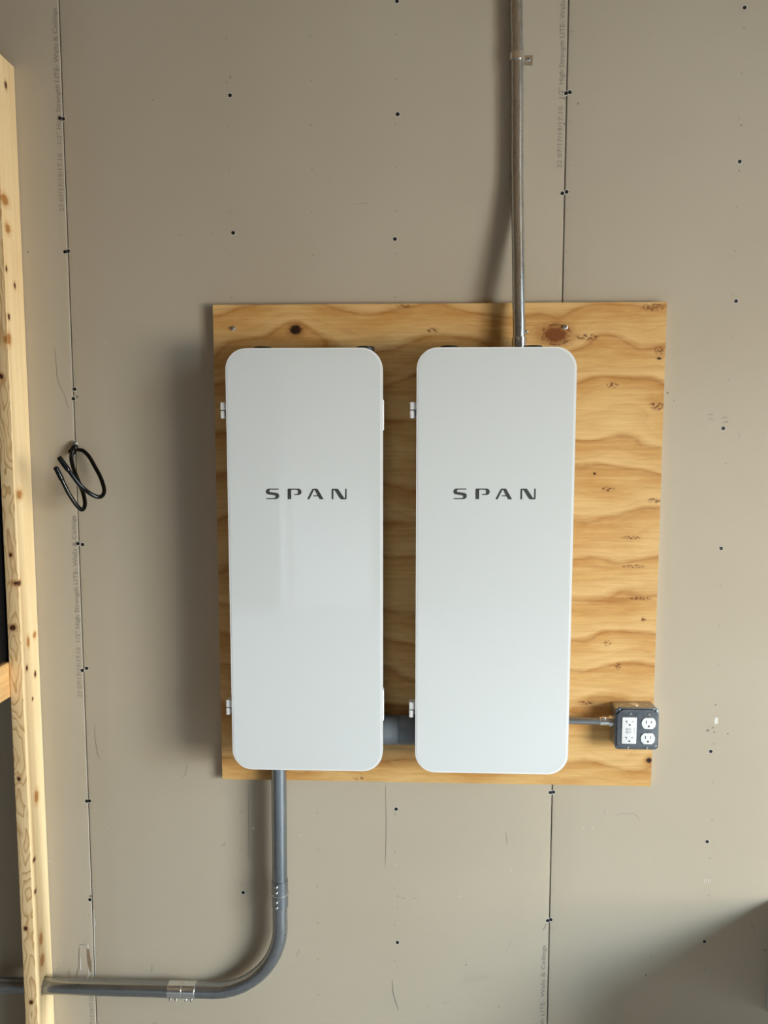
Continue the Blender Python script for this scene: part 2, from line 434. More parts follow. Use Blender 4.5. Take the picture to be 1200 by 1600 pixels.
def pencil(bm):
    ribbon(bm, [(85, 545), (87, 560), (89, 590), (95, 606), (101, 618), (104, 632), (110, 640)], .0011)
    ribbon(bm, [(602.5, 1228), (603.5, 1290), (603, 1322), (602, 1352)], .0013)
    ribbon(bm, [(278, 366), (284, 368)], .0012); ribbon(bm, [(329, 365), (333, 366)], .0015)
    ribbon(bm, [(491, 103), (493, 108)], .0008); ribbon(bm, [(623, 68), (622, 76)], .0008)
    ribbon(bm, [(552, 321), (562, 318), (575, 317)], .0009)
    ribbon(bm, [(1155, 676), (1155, 685)], .0012)
    ribbon(bm, [(613, 1532), (614, 1550), (618, 1565), (623, 1578)], .0022)
    ribbon(bm, [(690, 1568), (702, 1564)], .0012); ribbon(bm, [(668, 1573), (672, 1571)], .0016)
    ribbon(bm, [(849, 1454), (854, 1444)], .003)
    ribbon(bm, [(621, 1400), (623, 1402)], .003); ribbon(bm, [(627, 1402), (633, 1404)], .0016); ribbon(bm, [(645, 1403), (651, 1404)], .0013)
    ribbon(bm, [(619, 1421), (622, 1418)], .0016)
    ribbon(bm, [(944, 1265), (946, 1275)], .001); ribbon(bm, [(963, 1274), (970, 1271), (980, 1272), (990, 1271), (996, 1276), (999, 1282)], .0009)
    ribbon(bm, [(1192, 1482), (1196, 1486), (1199, 1484)], .0025)
    ribbon(bm, [(1173, 1440), (1180, 1453)], .0016)
    ribbon(bm, [(345, 1323), (350, 1320), (351, 1315)], .0012); ribbon(bm, [(168, 1300), (172, 1298)], .0012)
    ribbon(bm, [(105, 1526), (107, 1518), (109, 1525), (108, 1530)], .0011); ribbon(bm, [(108, 1515), (110, 1522)], .0011)
    ribbon(bm, [(237, 1518), (238, 1509)], .0016); ribbon(bm, [(239, 1600), (246, 1598)], .0012)
    for a, b, r in ((238, 125, .0014), (239.5, 156, .0018), (360, 121, .0022), (882, 153, .0028), (882.5, 193, .003), (903, 161.5, .0022),
                    (1043, 614, .0026), (1053, 626, .0014), (1106, 1141, .0035), (1116, 1144, .0022), (1137, 1146, .0022),
                    (120, 620, .0032), (141, 1401, .003), (1017, 1496, .0018), (779, 1573, .0018), (1009, 1523, .0025), (44, 394, .0022), (728, 1507, .0022)):
        blot(bm, a, b, r, r*1.1)
B('pencil_mark', M['pencil'], wall, pencil, kind='stuff')
def rust(bm):
    ribbon(bm, [(388, 1226), (388.5, 1280), (389, 1320), (389.5, 1343)], .0011)
    ribbon(bm, [(147, 1134), (149, 1160), (153, 1180), (157, 1186)], .0012)
    blot(bm, 1114, 1137, .004, .002); blot(bm, 1158, 196, .0022, .0022); blot(bm, 1155, 267, .0018, .002)
B('reddish_mark', M['rust_pencil'], wall, rust, kind='stuff')
def tornw(bm):
    ribbon(bm, [(125, 1478), (131, 1476), (137, 1477), (138, 1500), (139, 1522), (136, 1530), (128, 1530), (126, 1514), (125, 1495)], .0035)
    ribbon(bm, [(146, 1420), (147, 1470), (149, 1532)], .0032, .0006)
    ribbon(bm, [(147, 1436), (149, 1445), (147, 1450)], .002)
    blot(bm, 1119, 1126, .006, .010); blot(bm, 396, 1294, .0028, .0032)
    for k in range(4): ribbon(bm, [(1100+k*3.2, 1373), (1101+k*3.2, 1380-k*.3)], .0016)
    ribbon(bm, [(798, 1356), (798, 1363)], .0015); blot(bm, 912, 1293, .002, .001); blot(bm, 926, 1293, .002, .001)
    for a, b in ((95, 1500), (85, 1511), (78, 1345), (470, 1305), (620, 1350), (720, 1400), (165, 535)): blot(bm, a, b, .0015, .0013)
B('torn_paper', M['torn_white'], wall, tornw, kind='stuff')
def tornb(bm):
    ribbon(bm, [(137, 1483), (138.5, 1496), (140, 1508), (141, 1519)], .0085, .0008)
B('torn_paper', M['torn_brown'], wall, tornb)
def tornd(bm):
    ribbon(bm, [(124, 1477), (130, 1476.5), (136, 1476)], .0022, .0009); ribbon(bm, [(124, 1480), (123.5, 1500), (124.5, 1512)], .0016, .0009)
    ribbon(bm, [(121, 1528), (120, 1520), (123, 1513), (127, 1517), (128, 1527)], .0013, .0009)
    ribbon(bm, [(132, 1470), (130, 1477)], .0008); ribbon(bm, [(142.5, 1501), (142, 1518)], .0016, .001)
B('tear_edge', M['pencil'], wall, tornd, kind='stuff')
def smudges(bm):
    for k in range(7): ribbon(bm, [(727+k*5.2, 1533-k*.8), (730+k*5.2, 1527-k*.8)], .0013)
    ribbon(bm, [(720, 1537), (775, 1524)], .0006)
    for a, b in ((1111, 648), (1111, 655), (1132, 653), (1133, 660)): ribbon(bm, [(a-5, b+1), (a, b-1), (a+4, b)], .0035)
    ribbon(bm, [(463, 1494), (468, 1484)], .004)
    ribbon(bm, [(790, 1300), (793, 1320)], .003); ribbon(bm, [(788, 1490), (800, 1470)], .0015)
    ribbon(bm, [(283, 1216), (290, 1210), (292, 1196)], .0025)
B('smudge', M['smudge'], wall, smudges, kind='stuff')
# ------------------------------------------------------------------ drywall screws
def screw_mesh():
    bm = bmesh.new(); N = 16
    prof = [(.0046, -.0001), (.0045, -.0007), (.0038, -.0010), (.0026, -.0006)]
    rings = [[bm.verts.new((r*math.cos(2*math.pi*k/N), y, r*math.sin(2*math.pi*k/N))) for k in range(N)] for r, y in prof]
    for a, b in zip(rings, rings[1:]):
        for k in range(N): bm.faces.new((a[k], b[k], b[(k+1) % N], a[(k+1) % N]))
    c = bm.verts.new((0, -.0004, 0))
    for k in range(N): bm.faces.new((rings[-1][k], c, rings[-1][(k+1) % N]))
    for a in (0, math.pi/2):                           # cross recess ridge
        dx, dz = math.cos(a+.4), math.sin(a+.4)
        q = [(s*dx*.0022 - t_*dz*.0004, s*dz*.0022 + t_*dx*.0004) for s, t_ in ((-1, -1), (1, -1), (1, 1), (-1, 1))]
        bm.faces.new([bm.verts.new((x, -.00075, z)) for x, z in q])
    return bm
scr0 = finish(screw_mesh(), 'drywall_screw', M['screw'])
halo0 = None
bm = bmesh.new(); N = 18
ra = [bm.verts.new((.0062*(1+random.uniform(-.12, .12))*math.cos(2*math.pi*k/N), -.00025, .0062*(1+random.uniform(-.12, .12))*math.sin(2*math.pi*k/N))) for k in range(N)]
bm.faces.new(ra)
halo0 = finish(bm, 'dimple', M['dry_edge'], scr0)
SCREWS = [
 (93, 184, 'L', 'left screw of the topmost pair in the left drywall seam'),
 (98.2, 185, 'L', 'right screw of the topmost pair in the left drywall seam'),
 (101, 393, 'L', 'left screw of the second pair down the left drywall seam'),
 (106, 392, 'L', 'right screw of the second pair down the left drywall seam'),
 (116, 608, 'L', 'upper of two drywall screws stacked just above the black hook'),
 (114, 623, 'L', 'lower of two drywall screws stacked just above the black hook'),
 (121.3, 849.5, 'L', 'left screw of the seam pair just below the black hook'),
 (128.5, 851, 'L', 'right screw of the seam pair just below the black hook'),
 (128, 1048, 'L', 'left, lower screw of the left-seam pair level with the wooden crosspiece'),
 (135, 1044.5, 'L', 'right, higher screw of the left-seam pair level with the wooden crosspiece'),
 (135, 1252.3, 'L', 'left screw of the left-seam pair a little below the plywood bottom edge level'),
 (139.2, 1252, 'L', 'right screw of the left-seam pair a little below the plywood bottom edge level'),
 (140, 1406.5, 'L', 'lowest drywall screw in the left seam, above the torn paper'),
 (359.5, 149, 'F', 'upper screw in the drywall field above the plywood left corner'),
 (364.5, 364, 'F', 'lower screw in the drywall field above the plywood left corner'),
 (380, 1394.5, 'F', 'lone drywall screw left of the lower conduit riser'),
 (620.3, 2, 'F', 'drywall screw cut by the top frame edge above the panel gap'),
 (621.5, 178.5, 'F', 'middle screw of the column above the panel gap'),
 (617, 373.5, 'F', 'lowest screw of the column above the panel gap, nearest the plywood'),
 (619, 1264, 'F', 'drywall screw just under the plywood below the panel gap'),
 (621, 1472.5, 'F', 'lower drywall screw far under the plywood below the panel gap'),
 (884.8, 145, 'R', 'left screw of the seam pair beside the upper conduit strap'),
 (890.7, 143.5, 'R', 'right screw of the seam pair beside the upper conduit strap'),
 (879, 301.7, 'R', 'left screw of the right-seam pair midway between strap and plywood'),
 (885.7, 299.3, 'R', 'right screw of the right-seam pair midway between strap and plywood'),
 (860.3, 1239, 'R', 'left screw of the pair just under the plywood in the right seam'),
 (865, 1238.3, 'R', 'right screw of the pair just under the plywood in the right seam'),
 (856, 1439.3, 'R', 'left screw of the lowest pair in the right seam'),
 (860.8, 1437.8, 'R', 'right screw of the lowest pair in the right seam'),
 (1163.5, 12, 'E', 'topmost screw of the column along the right frame edge'),
 (1155.7, 252.5, 'E', 'second screw down the column along the right frame edge'),
 (1150, 470.5, 'E', 'right-edge column screw level with the plywood top'),
 (1130, 669.3, 'E', 'right-edge column screw under four grey smudges'),
 (1126.7, 857, 'E', 'right-edge column screw below the lettering level of the panels'),
 (1110.5, 1174, 'E', 'right-edge column screw below the torn plaster spot beside the outlet box'),
 (1105, 1315, 'E', 'right-edge column screw between outlet box level and the white scratches'),
 (1100.7, 1471, 'E', 'lowest screw of the right-edge column, in the shadow'),
]
GR = {'L': 'drywall screws in the left seam', 'R': 'drywall screws in the right seam', 'F': 'drywall screws in the middle sheet', 'E': 'drywall screws in the right sheet'}
for i, (px, py, g, lab) in enumerate(SCREWS):
    if i == 0: o, h = scr0, halo0
    else:
        o = scr0.copy(); C.objects.link(o); h = halo0.copy(); C.objects.link(h); h.parent = o
    p = W(px, py, 0); o.location = p; o.rotation_euler = (0, random.uniform(0, 6), 0)
    tag(o, 'black ' + lab if not lab.startswith('lone') else lab, 'screw', GR[g])

# ------------------------------------------------------------------ plywood backing board
PX0, PX1, PZ0, PZ1, PT = .3659, 1.4636, .8771, 2.0822, .019
k1 = at(868, 523, -PT); k2 = at(462, 515, -PT)
def P3(px, py): q = at(px, py, -PT); return (q.x, q.y, q.z)
KP = dict(
  warp=[(tuple(k1), .045, (.075, 1, .045)), (tuple(k2), -.035, (.05, 1, .04)), (P3(1000, 860), .05, (.14, 1, .10)), (P3(960, 1000), -.04, (.10, 1, .05))],
  fleck=[(P3(1026, 634), (.020, 1, .013)), (P3(957, 602), (.016, 1, .008)), (P3(950, 764), (.018, 1, .007)), (P3(1023, 782), (.018, 1, .007)),
         (P3(1006, 968), (.007, 1, .008)), (P3(949, 1005), (.010, 1, .008)), (P3(966, 1041), (.010, 1, .010)), (P3(1030, 548), (.014, 1, .010)),
         (P3(985, 840), (.026, 1, .005)), (P3(915, 1098), (.02, 1, .006)), (P3(1020, 480), (.03, 1, .010)), (P3(918, 527), (.03, 1, .009)),
         (P3(676, 516), (.016, 1, .007)), (P3(630, 478), (.02, 1, .006)), (P3(560, 1216), (.016, 1, .005)), (P3(1000, 935), (.03, 1, .005)), (P3(990, 885), (.03, 1, .005))],
  brown=[(tuple(k1), (.034, 1, .0225))],
  black=[(tuple(k2), (.0175, 1, .0150)), (P3(1014, 1188), (.0085, 1, .0075)), (P3(929, 740), (.0035, 1, .003)), (P3(1030, 560), (.006, 1, .003))])
M['ply'] = m_plywood(KP)
M['ply_edge'] = speckled('ply_edge', srgb(214, 176, 122), .15, 90, .7, stretch=(.2, 6, .2))
def ply(bm):
    out = []
    def edge(a, b, n=40):
        for i in range(n):
            q = Vector(a).lerp(Vector(b), i/n); out.append((q.x + random.uniform(-1, 1)*.0004, q.y + random.uniform(-1, 1)*.0004))
    c = [(PX0, PZ0), (PX1, PZ0), (PX1, PZ1), (PX0, PZ1)]
    for i in range(4): edge(c[i], c[(i+1) % 4])
    prism(bm, out, -PT, -.0002)
    for f in bm.faces:
        if len(f.verts) == 4: f.material_index = 1
bm = bmesh.new(); ply(bm)
board = finish(bm, 'plywood_board', [M['ply'], M['ply_edge']])
tag(board, 'knotty pine plywood backing board on the drywall behind the two white panels', 'board')

def hex_screw(px, py, lab):
    p = at(px, py, -PT); t_ = thing('hex_screw', lab, 'screw', p, 'hex screws in the plywood corners')
    def wsh(bm): tube(bm, [p, p+Vector((0, -.0008, 0)), p+Vector((0, -.0014, 0))], [.0062, .0062, .0052], 20)
    B('washer', M['zinc'], t_, wsh)
    def hd(bm): tube(bm, [p+Vector((0, -.0014, 0)), p+Vector((0, -.0050, 0)), p+Vector((0, -.0062, 0))], [.0042, .0042, .0032], 6)
    B('head', M['zinc'], t_, hd, angle=20)
hex_screw(364.5, 513, 'small hex-head screw in the upper left corner of the plywood')
hex_screw(883, 511, 'small hex-head screw beside the big brown knot in the plywood')

# ------------------------------------------------------------------ electrical panels
PW, PH, PZ, PF = .3661, 1.0126, .952, -.1268
def letters(dr, x0, z0, h, y):
    S = [(1.22, 1), (.38, 1), (.20, .98), (.07, .91), (.0, .79), (.0, .66), (.04, .54), (.14, .46), (.30, .43), (.76, .365), (.88, .33), (.92, .26), (.90, .17), (.83, .11), (.74, .095), (.02, .095), (.02, 0), (.92, 0), (1.09, .03), (1.21, .12), (1.26, .26), (1.26, .38), (1.21, .50), (1.10, .57), (.95, .60), (.50, .665), (.38, .69), (.33, .75), (.34, .83), (.40, .885), (.50, .905), (1.22, .905)]
    P_ = [(0, 0), (0, .94), (.05, 1), (1.0, 1), (1.16, .97), (1.28, .88), (1.32, .76), (1.32, .63), (1.28, .51), (1.17, .42), (1.02, .39), (.60, .39), (.60, .485), (.84, .485), (.94, .52), (.985, .60), (.985, .77), (.94, .86), (.84, .90), (.42, .90), (.36, .88), (.34, .82), (.34, 0)]
    A_ = [(0, 0), (.45, .90), (.50, .97), (.58, 1), (.92, 1), (1.0, .97), (1.05, .90), (1.56, 0), (1.18, 0), (1.02, .275), (.58, .275), (.58, .375), (.965, .375), (.73, .83), (.70, .87), (.66, .87), (.62, .83), (.21, 0)]
    N_ = [(0, 0), (0, .92), (.06, 1), (.52, 1), (.61, .97), (.67, .90), (1.17, .14), (1.21, .11), (1.26, .12), (1.28, .17), (1.28, 1), (1.42, 1), (1.42, .08), (1.36, 0), (.93, 0), (.84, .03), (.77, .10), (.29, .84), (.25, .88), (.19, .88), (.16, .83), (.16, 0)]
    for L, ox in ((S, 0), (P_, 2.08), (A_, 3.95), (N_, 6.285)):
        B('letter', M['logo'], dr, lambda bm: prism(bm, [(x0+(x+ox)*h, z0+z*h) for x, z in L], y-.00035, y+.0002), label='dark grey letter')

def panel(px0, label, logo_px):
    t_ = thing('electrical_panel', label, 'electrical panel', (px0+PW/2, -PT, PZ), 'white wall panels on the plywood')
    x0, x1, z0, z1 = px0, px0+PW, PZ, PZ+PH
    R_ = .049
    B('enclosure', M['enclosure'], t_, lambda bm: prism(bm, rrect(x0+.006, x1-.0035, z0+.004, z1-.004, R_-.006), -.098, -PT, .002))
    def door(bm):
        prism(bm, rrect(x0, x1, z0, z1, R_, 14), PF+.0006, -.101, .0032, 4)
    dr = B('door', M['white'], t_, door)
    B('glass_front', M['glass'], dr, lambda bm: prism(bm, rrect(x0+.0034, x1-.0058, z0+.0036, z1-.0036, R_-.0036, 14), PF, PF+.004, .0007, 2))
    p = at(*logo_px, PF)
    letters(dr, p.x, p.z, .02475, PF)
    # gasket line between door and enclosure
    B('gasket', M['black_cap'], t_, lambda bm: prism(bm, rrect(x0+.010, x1-.005, z0+.008, z1-.008, R_-.008), -.1015, -.0975))
    for zc in (1.822, 1.105):
        def hg(bm):
            box(bm, x0-.0155, x0+.004, -.122, -.098, zc+.0005, zc+.0190, .0025, 3)
            box(bm, x0-.0155, x0-.0045, -.122, -.098, zc-.0190, zc-.0008, .0025, 3)
            box(bm, x0-.0060, x0+.006, -.099, -.094, zc-.018, zc+.018)
        B('hinge', M['hinge_white'], t_, hg)
    for za, zb in ((1.776, 1.846), (1.074, 1.149)):
        B('latch', M['hinge_white'], t_, lambda bm: box(bm, x1-.004, x1+.0022, -.112, -.088, za, zb, .0008, 2))
    for fx in (.21, .88) if px0 < .8 else (.21, .75):
        c = Vector((x0+PW*fx, -.066, z1-.004))
        B('plug', M['black_cap'], t_, lambda bm: rod(bm, c, c+Vector((0, 0, .0130)), .0225, 24, .002), label='black plug in the top')
    return t_
panel(.4201, 'left white glass-fronted electrical panel, the one above the lower conduit riser', (415.7, 779.8))
panel(.8650, 'right white glass-fronted electrical panel, the one under the upper conduit', (708.4, 779.8))

# grey sleeve joining the two panels
sx0, sx1, sy, sz = .4201+PW-.0032, .8708, -.058, 1.031
t_ = thing('conduit_sleeve', 'dark grey pipe sleeve joining the two white panels near their bottoms', 'pipe fitting', (sx0, sy, sz))
B('nipple', M['pvc'], t_, lambda bm: rod(bm, (sx0, sy, sz), (sx1, sy, sz), .0345, 32))
B('coupling', M['pvc'], t_, lambda bm: rod(bm, (sx0+.002, sy, sz), (sx0+.040, sy, sz), .0365, 32, .0015))
B('locknut', M['pvc'], t_, lambda bm: rod(bm, (sx0+.0425, sy, sz), (sx1-.004, sy, sz), .0362, 32, .0015))

# ------------------------------------------------------------------ upper conduit with its strap
PZTOP = .952+1.0126-.0035
CT = [at(807, 0, -.0165), at(808, 90, -.0160), at(808, 235, -.0160), at(808.3, 290, -.019), at(809, 350, -.029), at(810, 420, -.044), at(810.3, 470, -.0535), at(811, 505, -.058), at(811, 545, -.059)]
top = CT[0] + (CT[0]-CT[1]).normalized()*.0; top.z = RZ-.002
path = catmull([top] + CT, 10); path[-1].z = PZTOP
t_ = thing('steel_conduit', 'vertical galvanised conduit from the ceiling into the top of the right panel', 'conduit', path[-1])
B('pipe', M['steel'], t_, lambda bm: tube(bm, path, .0147, 28))
cb = Vector((path[-1].x, -.059, PZTOP))
def conn(bm):
    rod(bm, cb, cb+Vector((0, 0, .034)), .0172, 28, .001)
B('connector', M['zinc'], t_, conn)
def cscrew(bm):
    rod(bm, cb+Vector((-.004, -.0150, .028)), cb+Vector((-.005, -.0215, .0285)), .0045, 12, .001)
    rod(bm, cb+Vector((.0130, -.006, .046)), cb+Vector((.0195, -.008, .046)), .0035, 12, .001)
B('set_screw', M['zinc'], t_, cscrew)
sp = at(808, 90, -.0160)
t_ = thing('conduit_strap', 'one-hole metal strap holding the upper conduit to the drywall', 'pipe strap', (sp.x, 0, sp.z))
def band(bm):
    prof = []; ro, ri = .0180, .0151
    for k in range(25):
        a = math.radians(200 - 220*k/24*1.0); prof.append((math.cos(a), math.sin(a)))
    z0, z1 = sp.z-.0085, sp.z+.0085
    V = []
    for c_, s_ in prof:
        cx, cyy = sp.x, -.0160
        V.append([bm.verts.new((cx+r*c_, min(-.0004, cyy-r*s_), z)) for r, z in ((ri, z0), (ro, z0), (ro, z1), (ri, z1))])
    for a, b in zip(V, V[1:]):
        for k in range(4): bm.faces.new((a[k], a[(k+1) % 4], b[(k+1) % 4], b[k]))
    bm.faces.new(V[0]); bm.faces.new(V[-1][::-1])
B('band', M['zinc'], t_, band)
tx = sp.x+.0165
def tab(bm):
    box(bm, tx, tx+.0225, -.0022, -.0002, sp.z-.0115, sp.z+.0110, .0008)
    box(bm, tx+.001, tx+.0215, -.0045, -.0002, sp.z-.0120, sp.z-.0095, .0008)
B('tab', M['zinc'], t_, tab)
def ts(bm):
    q = Vector((tx+.0115, -.0022, sp.z+.001)); tube(bm, [q, q+Vector((0, -.0022, 0)), q+Vector((0, -.0032, 0))], [.0046, .0046, .003], 6)
B('screw', M['steel_dark'], t_, ts, angle=20)

# ------------------------------------------------------------------ lower conduit: riser, elbow, horizontal run, couplings
PY, PR = -.042, .0192
RXc, HZ = .5160, .3085
ER = .185
tag(B('steel_conduit', M['steel_dark'], None, lambda bm: tube(bm, [(RXc+.002, PY, .9555), (RXc, PY, .585)], PR, 32)),
    'straight galvanised riser pipe below the left panel', 'conduit')
arc = [(RXc, PY, .588), (RXc, PY, HZ+ER+.04)] + [(RXc-ER+ER*math.cos(a), PY, HZ+ER-ER*math.sin(a)) for a in [math.radians(90*k/24) for k in range(25)]] + [(.252, PY, HZ)]
tag(B('conduit_elbow', M['steel_bend'], None, lambda bm: tube(bm, arc, PR, 32)),
    'bent galvanised conduit elbow turning from the riser towards the left', 'conduit elbow')
tag(B('steel_conduit', M['steel_x'], None, lambda bm: tube(bm, [(.255, PY, HZ), (-.9, PY, HZ-.002)], PR, 32)),
    'horizontal galvanised pipe passing through the wooden upright near the floor', 'conduit')
def coupling(c, axis, scr, lab):
    c = Vector(c); a = Vector(axis); o = Vector(scr)
    t_ = thing('conduit_coupling', lab, 'pipe coupling', c, 'set-screw couplings on the lower conduit')
    def sl(bm):
        rod(bm, c-a*.0365, c-a*.0014, PR+.0018, 32, .0008); rod(bm, c+a*.0014, c+a*.0365, PR+.0018, 32, .0008); rod(bm, c-a*.003, c+a*.003, PR+.0010, 32)
    B('sleeve', M['zinc'] if abs(a.x) > .5 else M['steel_dark'], t_, sl)
    B('stop_ridge', M['zinc'], t_, lambda bm: rod(bm, c-a*.0013, c+a*.0013, PR+.0026, 32, .0005))
    for s in (-.028, -.013, .013, .028):
        b = c + a*s + o*(PR+.001)
        def sc(bm):
            rod(bm, b, b+o*.0062, .0036, 12, .0008)
        so = B('set_screw', M['zinc'], t_, sc)
        sd = a.cross(o)
        B('slot', M['slot'], so, lambda bm: rod(bm, b+o*.0058-sd*.0028, b+o*.0058+sd*.0028, .0007, 6))
o1 = Vector((-.22, -.97, 0)).normalized()
coupling((RXc+.0005, PY, .584), (0, 0, 1), o1, 'upright set-screw coupling between riser pipe and elbow')
coupling((.2540, PY, HZ), (1, 0, 0), Vector((0, -.72, -.70)).normalized(), 'shiny lying set-screw coupling on the horizontal pipe')

# ------------------------------------------------------------------ outlet box with its short conduit
bx0, bx1, bz0, bz1, bf = 1.3573, 1.4612, .9945, 1.0982, -.0665
t_ = thing('outlet_box', 'square metal outlet box with four sockets at the lower right of the plywood', 'outlet box', ((bx0+bx1)/2, -PT, bz0))
def bb(bm): prism(bm, rrect(bx0, bx1, bz0, bz1, .008, 5), bf, -PT-.0002, .0008)
bo = B('housing', M['box'], t_, bb)
def kn(bm):
    cx = (bx0+bx1)/2
    for xx, rr in ((cx, .0110), (cx-.032, .003), (cx+.028, .003)):
        tube(bm, [(xx, -.043, bz1-.0003), (xx, -.043, bz1+.0006)], rr, 24)
    tube(bm, [(cx, -.043, bz1+.0005), (cx, -.043, bz1+.0009)], .0085, 24)
B('knockout', M['zinc'], bo, kn)
def cov(bm):
    prism(bm, rrect(bx0-.0008, bx1+.0008, bz0-.0008, bz1+.0008, .009, 6), bf-.0015, bf+.0005, .0006)
    e = .0065; n = .011; x0, x1, z0, z1 = bx0+e*.35, bx1-e*.35, bz0+e*.35, bz1-e*.35
    out = []
    for cx, cz, a0 in ((x1, z1, 0), (x0, z1, 90), (x0, z0, 180), (x1, z0, 270)):   # notched corners
        sx, sz_ = (1 if cx > x0 else -1), (1 if cz > z0 else -1)
        pts = [(cx, cz-sz_*n*1.1), (cx-sx*n*.45, cz-sz_*n*.95), (cx-sx*n*.95, cz-sz_*n*.45), (cx-sx*n*1.1, cz)]
        if a0 in (90, 270): pts = pts[::-1]
        out += pts
    prism(bm, out, bf-.0065, bf-.0010, .0016, 3)
cv = B('cover_plate', M['cover'], t_, cov, label='grey raised cover plate')
yf = bf-.0065
def XY(u_, v_): return (bx0+(bx1-bx0)*u_, bz0+(bz1-bz0)*v_)
# outlets: crop fractions measured on the plate
def slots(par, pts):
    for x, z, w_, h_ in pts:
        B('slot', M['slot'], par, lambda bm: box(bm, x-w_/2, x+w_/2, yy-.0003, yy+.001, z-h_/2, z+h_/2))
gx0, gz0 = XY(.135, .155); gx1, gz1 = XY(.475, .795)
gf = B('gfci_outlet', M['outlet'], cv, lambda bm: prism(bm, rrect(gx0, gx1, gz0, gz1, .0018, 4), yf-.0022, yf+.001, .0006), label='rectangular white outlet with test buttons')
yy = yf-.0022
gw, gh = gx1-gx0, gz1-gz0
for zc in (.83, .22):
    x, z = gx0+gw*.28, gz0+gh*zc; x2 = gx0+gw*.72; xg = gx0+gw*.52
    def tslot(bm):
        w2, h2, q = .0024, .0032, .0007
        prism(bm, [(x-w2, z+.0012), (x+q, z+.0012), (x+q, z-h2), (x+q+.0013, z-h2), (x+q+.0013, z+h2), (x+q, z+h2), (x+q, z+.0024), (x-w2, z+.0024)], yy-.0003, yy+.001)
    B('slot', M['slot'], gf, tslot)
    B('slot', M['slot'], gf, lambda bm: box(bm, x2-.0020, x2+.0020, yy-.0003, yy+.001, z+.0001, z+.0014))
    B('ground_hole', M['slot'], gf, lambda bm: tube(bm, [(xg, yy+.001, z-.0078), (xg, yy-.0003, z-.0078)], .0021, 14))
for k, zc in enumerate((.555, .44)):
    B('button', M['outlet_grey'], gf, lambda bm: box(bm, gx0+gw*.30, gx0+gw*.66, yy-.0008, yy+.001, gz0+gh*(zc-.045), gz0+gh*(zc+.045), .0004))
B('fine_print', M['outlet_grey'], gf, lambda bm: [box(bm, gx0+gw*(.80+.06*q), gx0+gw*(.83+.06*q), yy-.00015, yy+.001, gz0+gh*.38, gz0+gh*.62) for q in range(2)])
for (u_, v_) in ((.755, .655), (.745, .285)):
    cx, cz = XY(u_, v_); R0 = .0170
    out = []
    for k in range(40):
        a = 2*math.pi*k/40; out.append((cx+R0*math.cos(a), cz+max(-R0*.80, min(R0*.80, R0*math.sin(a)))))
    fo = B('socket_face', M['outlet'], cv, lambda bm: prism(bm, out, yf-.0024, yf+.001, .0006), label='rounded white socket face')
    yy = yf-.0024
    slots(fo, [(cx-.0062, cz+.0035, .0017, .0072), (cx+.0062, cz+.0035, .0015, .0060)])
    B('ground_hole', M['slot'], fo, lambda bm: tube(bm, [(cx, yy+.001, cz-.0072), (cx, yy-.0003, cz-.0072)], .0023, 14))
for (u_, v_, big) in ((.08, .94, 1), (.94, .925, 1), (.065, .07, 1), (.93, .075, 1), (.33, .875, 0), (.76, .875, 0), (.29, .06, 0), (.73, .05, 0)):
    x, z = XY(u_, v_); y0 = bf-.0012 if big else yf
    def sc(bm): tube(bm, [(x, y0+.001, z), (x, y0-.0012, z), (x, y0-.0020, z)], [.0040 if big else .0030, .0040 if big else .0030, .0022], 14)
    so = B('cover_screw', M['steel_dark'] if big else M['zinc'], t_, sc)
    B('slot', M['slot'], so, lambda bm: box(bm, x-.0022, x+.0022, y0-.00225, y0-.0015, z-.0004, z+.0004))
cz, cy = 1.0572, -.048
t_ = thing('steel_conduit', 'short thin conduit stub between the right panel and the outlet box', 'conduit', (1.2277, cy, cz))
B('pipe', M['steel_x'], t_, lambda bm: rod(bm, (1.2278, cy, cz), (1.345, cy, cz-.0008), .0090, 24))
def c2(bm):
    rod(bm, (1.322, cy, cz), (1.346, cy, cz), .0112, 24, .001)
    tube(bm, [(1.345, cy, cz), (1.3565, cy, cz)], .0135, 8)
B('connector', M['zinc'], t_, c2)
B('set_screw', M['zinc'], t_, lambda bm: rod(bm, (1.333, cy-.006, cz+.007), (1.333, cy-.009, cz+.013), .0034, 10, .0006))

# ------------------------------------------------------------------ black double hook
pA = [(118, 700, -.006), (121, 702, -.012), (124.5, 703, -.014), (130, 704.5, -.016), (139.3, 713.7, -.02), (148.7, 730, -.026), (156.8, 745.2, -.034), (162.0, 760.3, -.044), (162.3, 769.7, -.054), (158.4, 775.5, -.064), (151.6, 776.2, -.074), (141.3, 771.5, -.084), (130, 762.7, -.092), (120.7, 752.8, -.100), (110.2, 739, -.108), (99.7, 725, -.114), (92.8, 715.5, -.118)]
pB = [(116.5, 699, -.006), (114.6, 703.2, -.012), (112, 709, -.016), (111.5, 718.3, -.020), (114.5, 731.2, -.026), (119.3, 744, -.032), (125.0, 758, -.038), (129.6, 769.7, -.044), (132.4, 782.5, -.052), (132.2, 791.2, -.060), (128.8, 796.2, -.068), (124, 794, -.076), (116, 784.5, -.086), (106.7, 769.7, -.096), (98.5, 753.3, -.104), (93.0, 742, -.109), (87.3, 731, -.113)]
hk = at(117, 693, 0)
t_ = thing('storage_hook', 'black vinyl-coated double hook screwed into the left drywall seam', 'hook', (hk.x, 0, hk.z))
def hook(P):
    pts = catmull([at(*p) for p in P], 8)
    B('prong', M['vinyl'], t_, lambda bm: tube(bm, pts, .0051, 14))
    e = pts[-1]; d = (pts[-1]-pts[-6]).normalized(); s = pts[-14]
    tip = pts[-15:]; 
    rr = [.0063]*len(tip); rr[0] = .0053
    tip2 = tip + [e+d*.0022, e+d*.0034]; rr2 = rr + [.0052, .0026]
    B('end_cap', M['vinyl'], t_, lambda bm: tube(bm, tip2, rr2, 14))
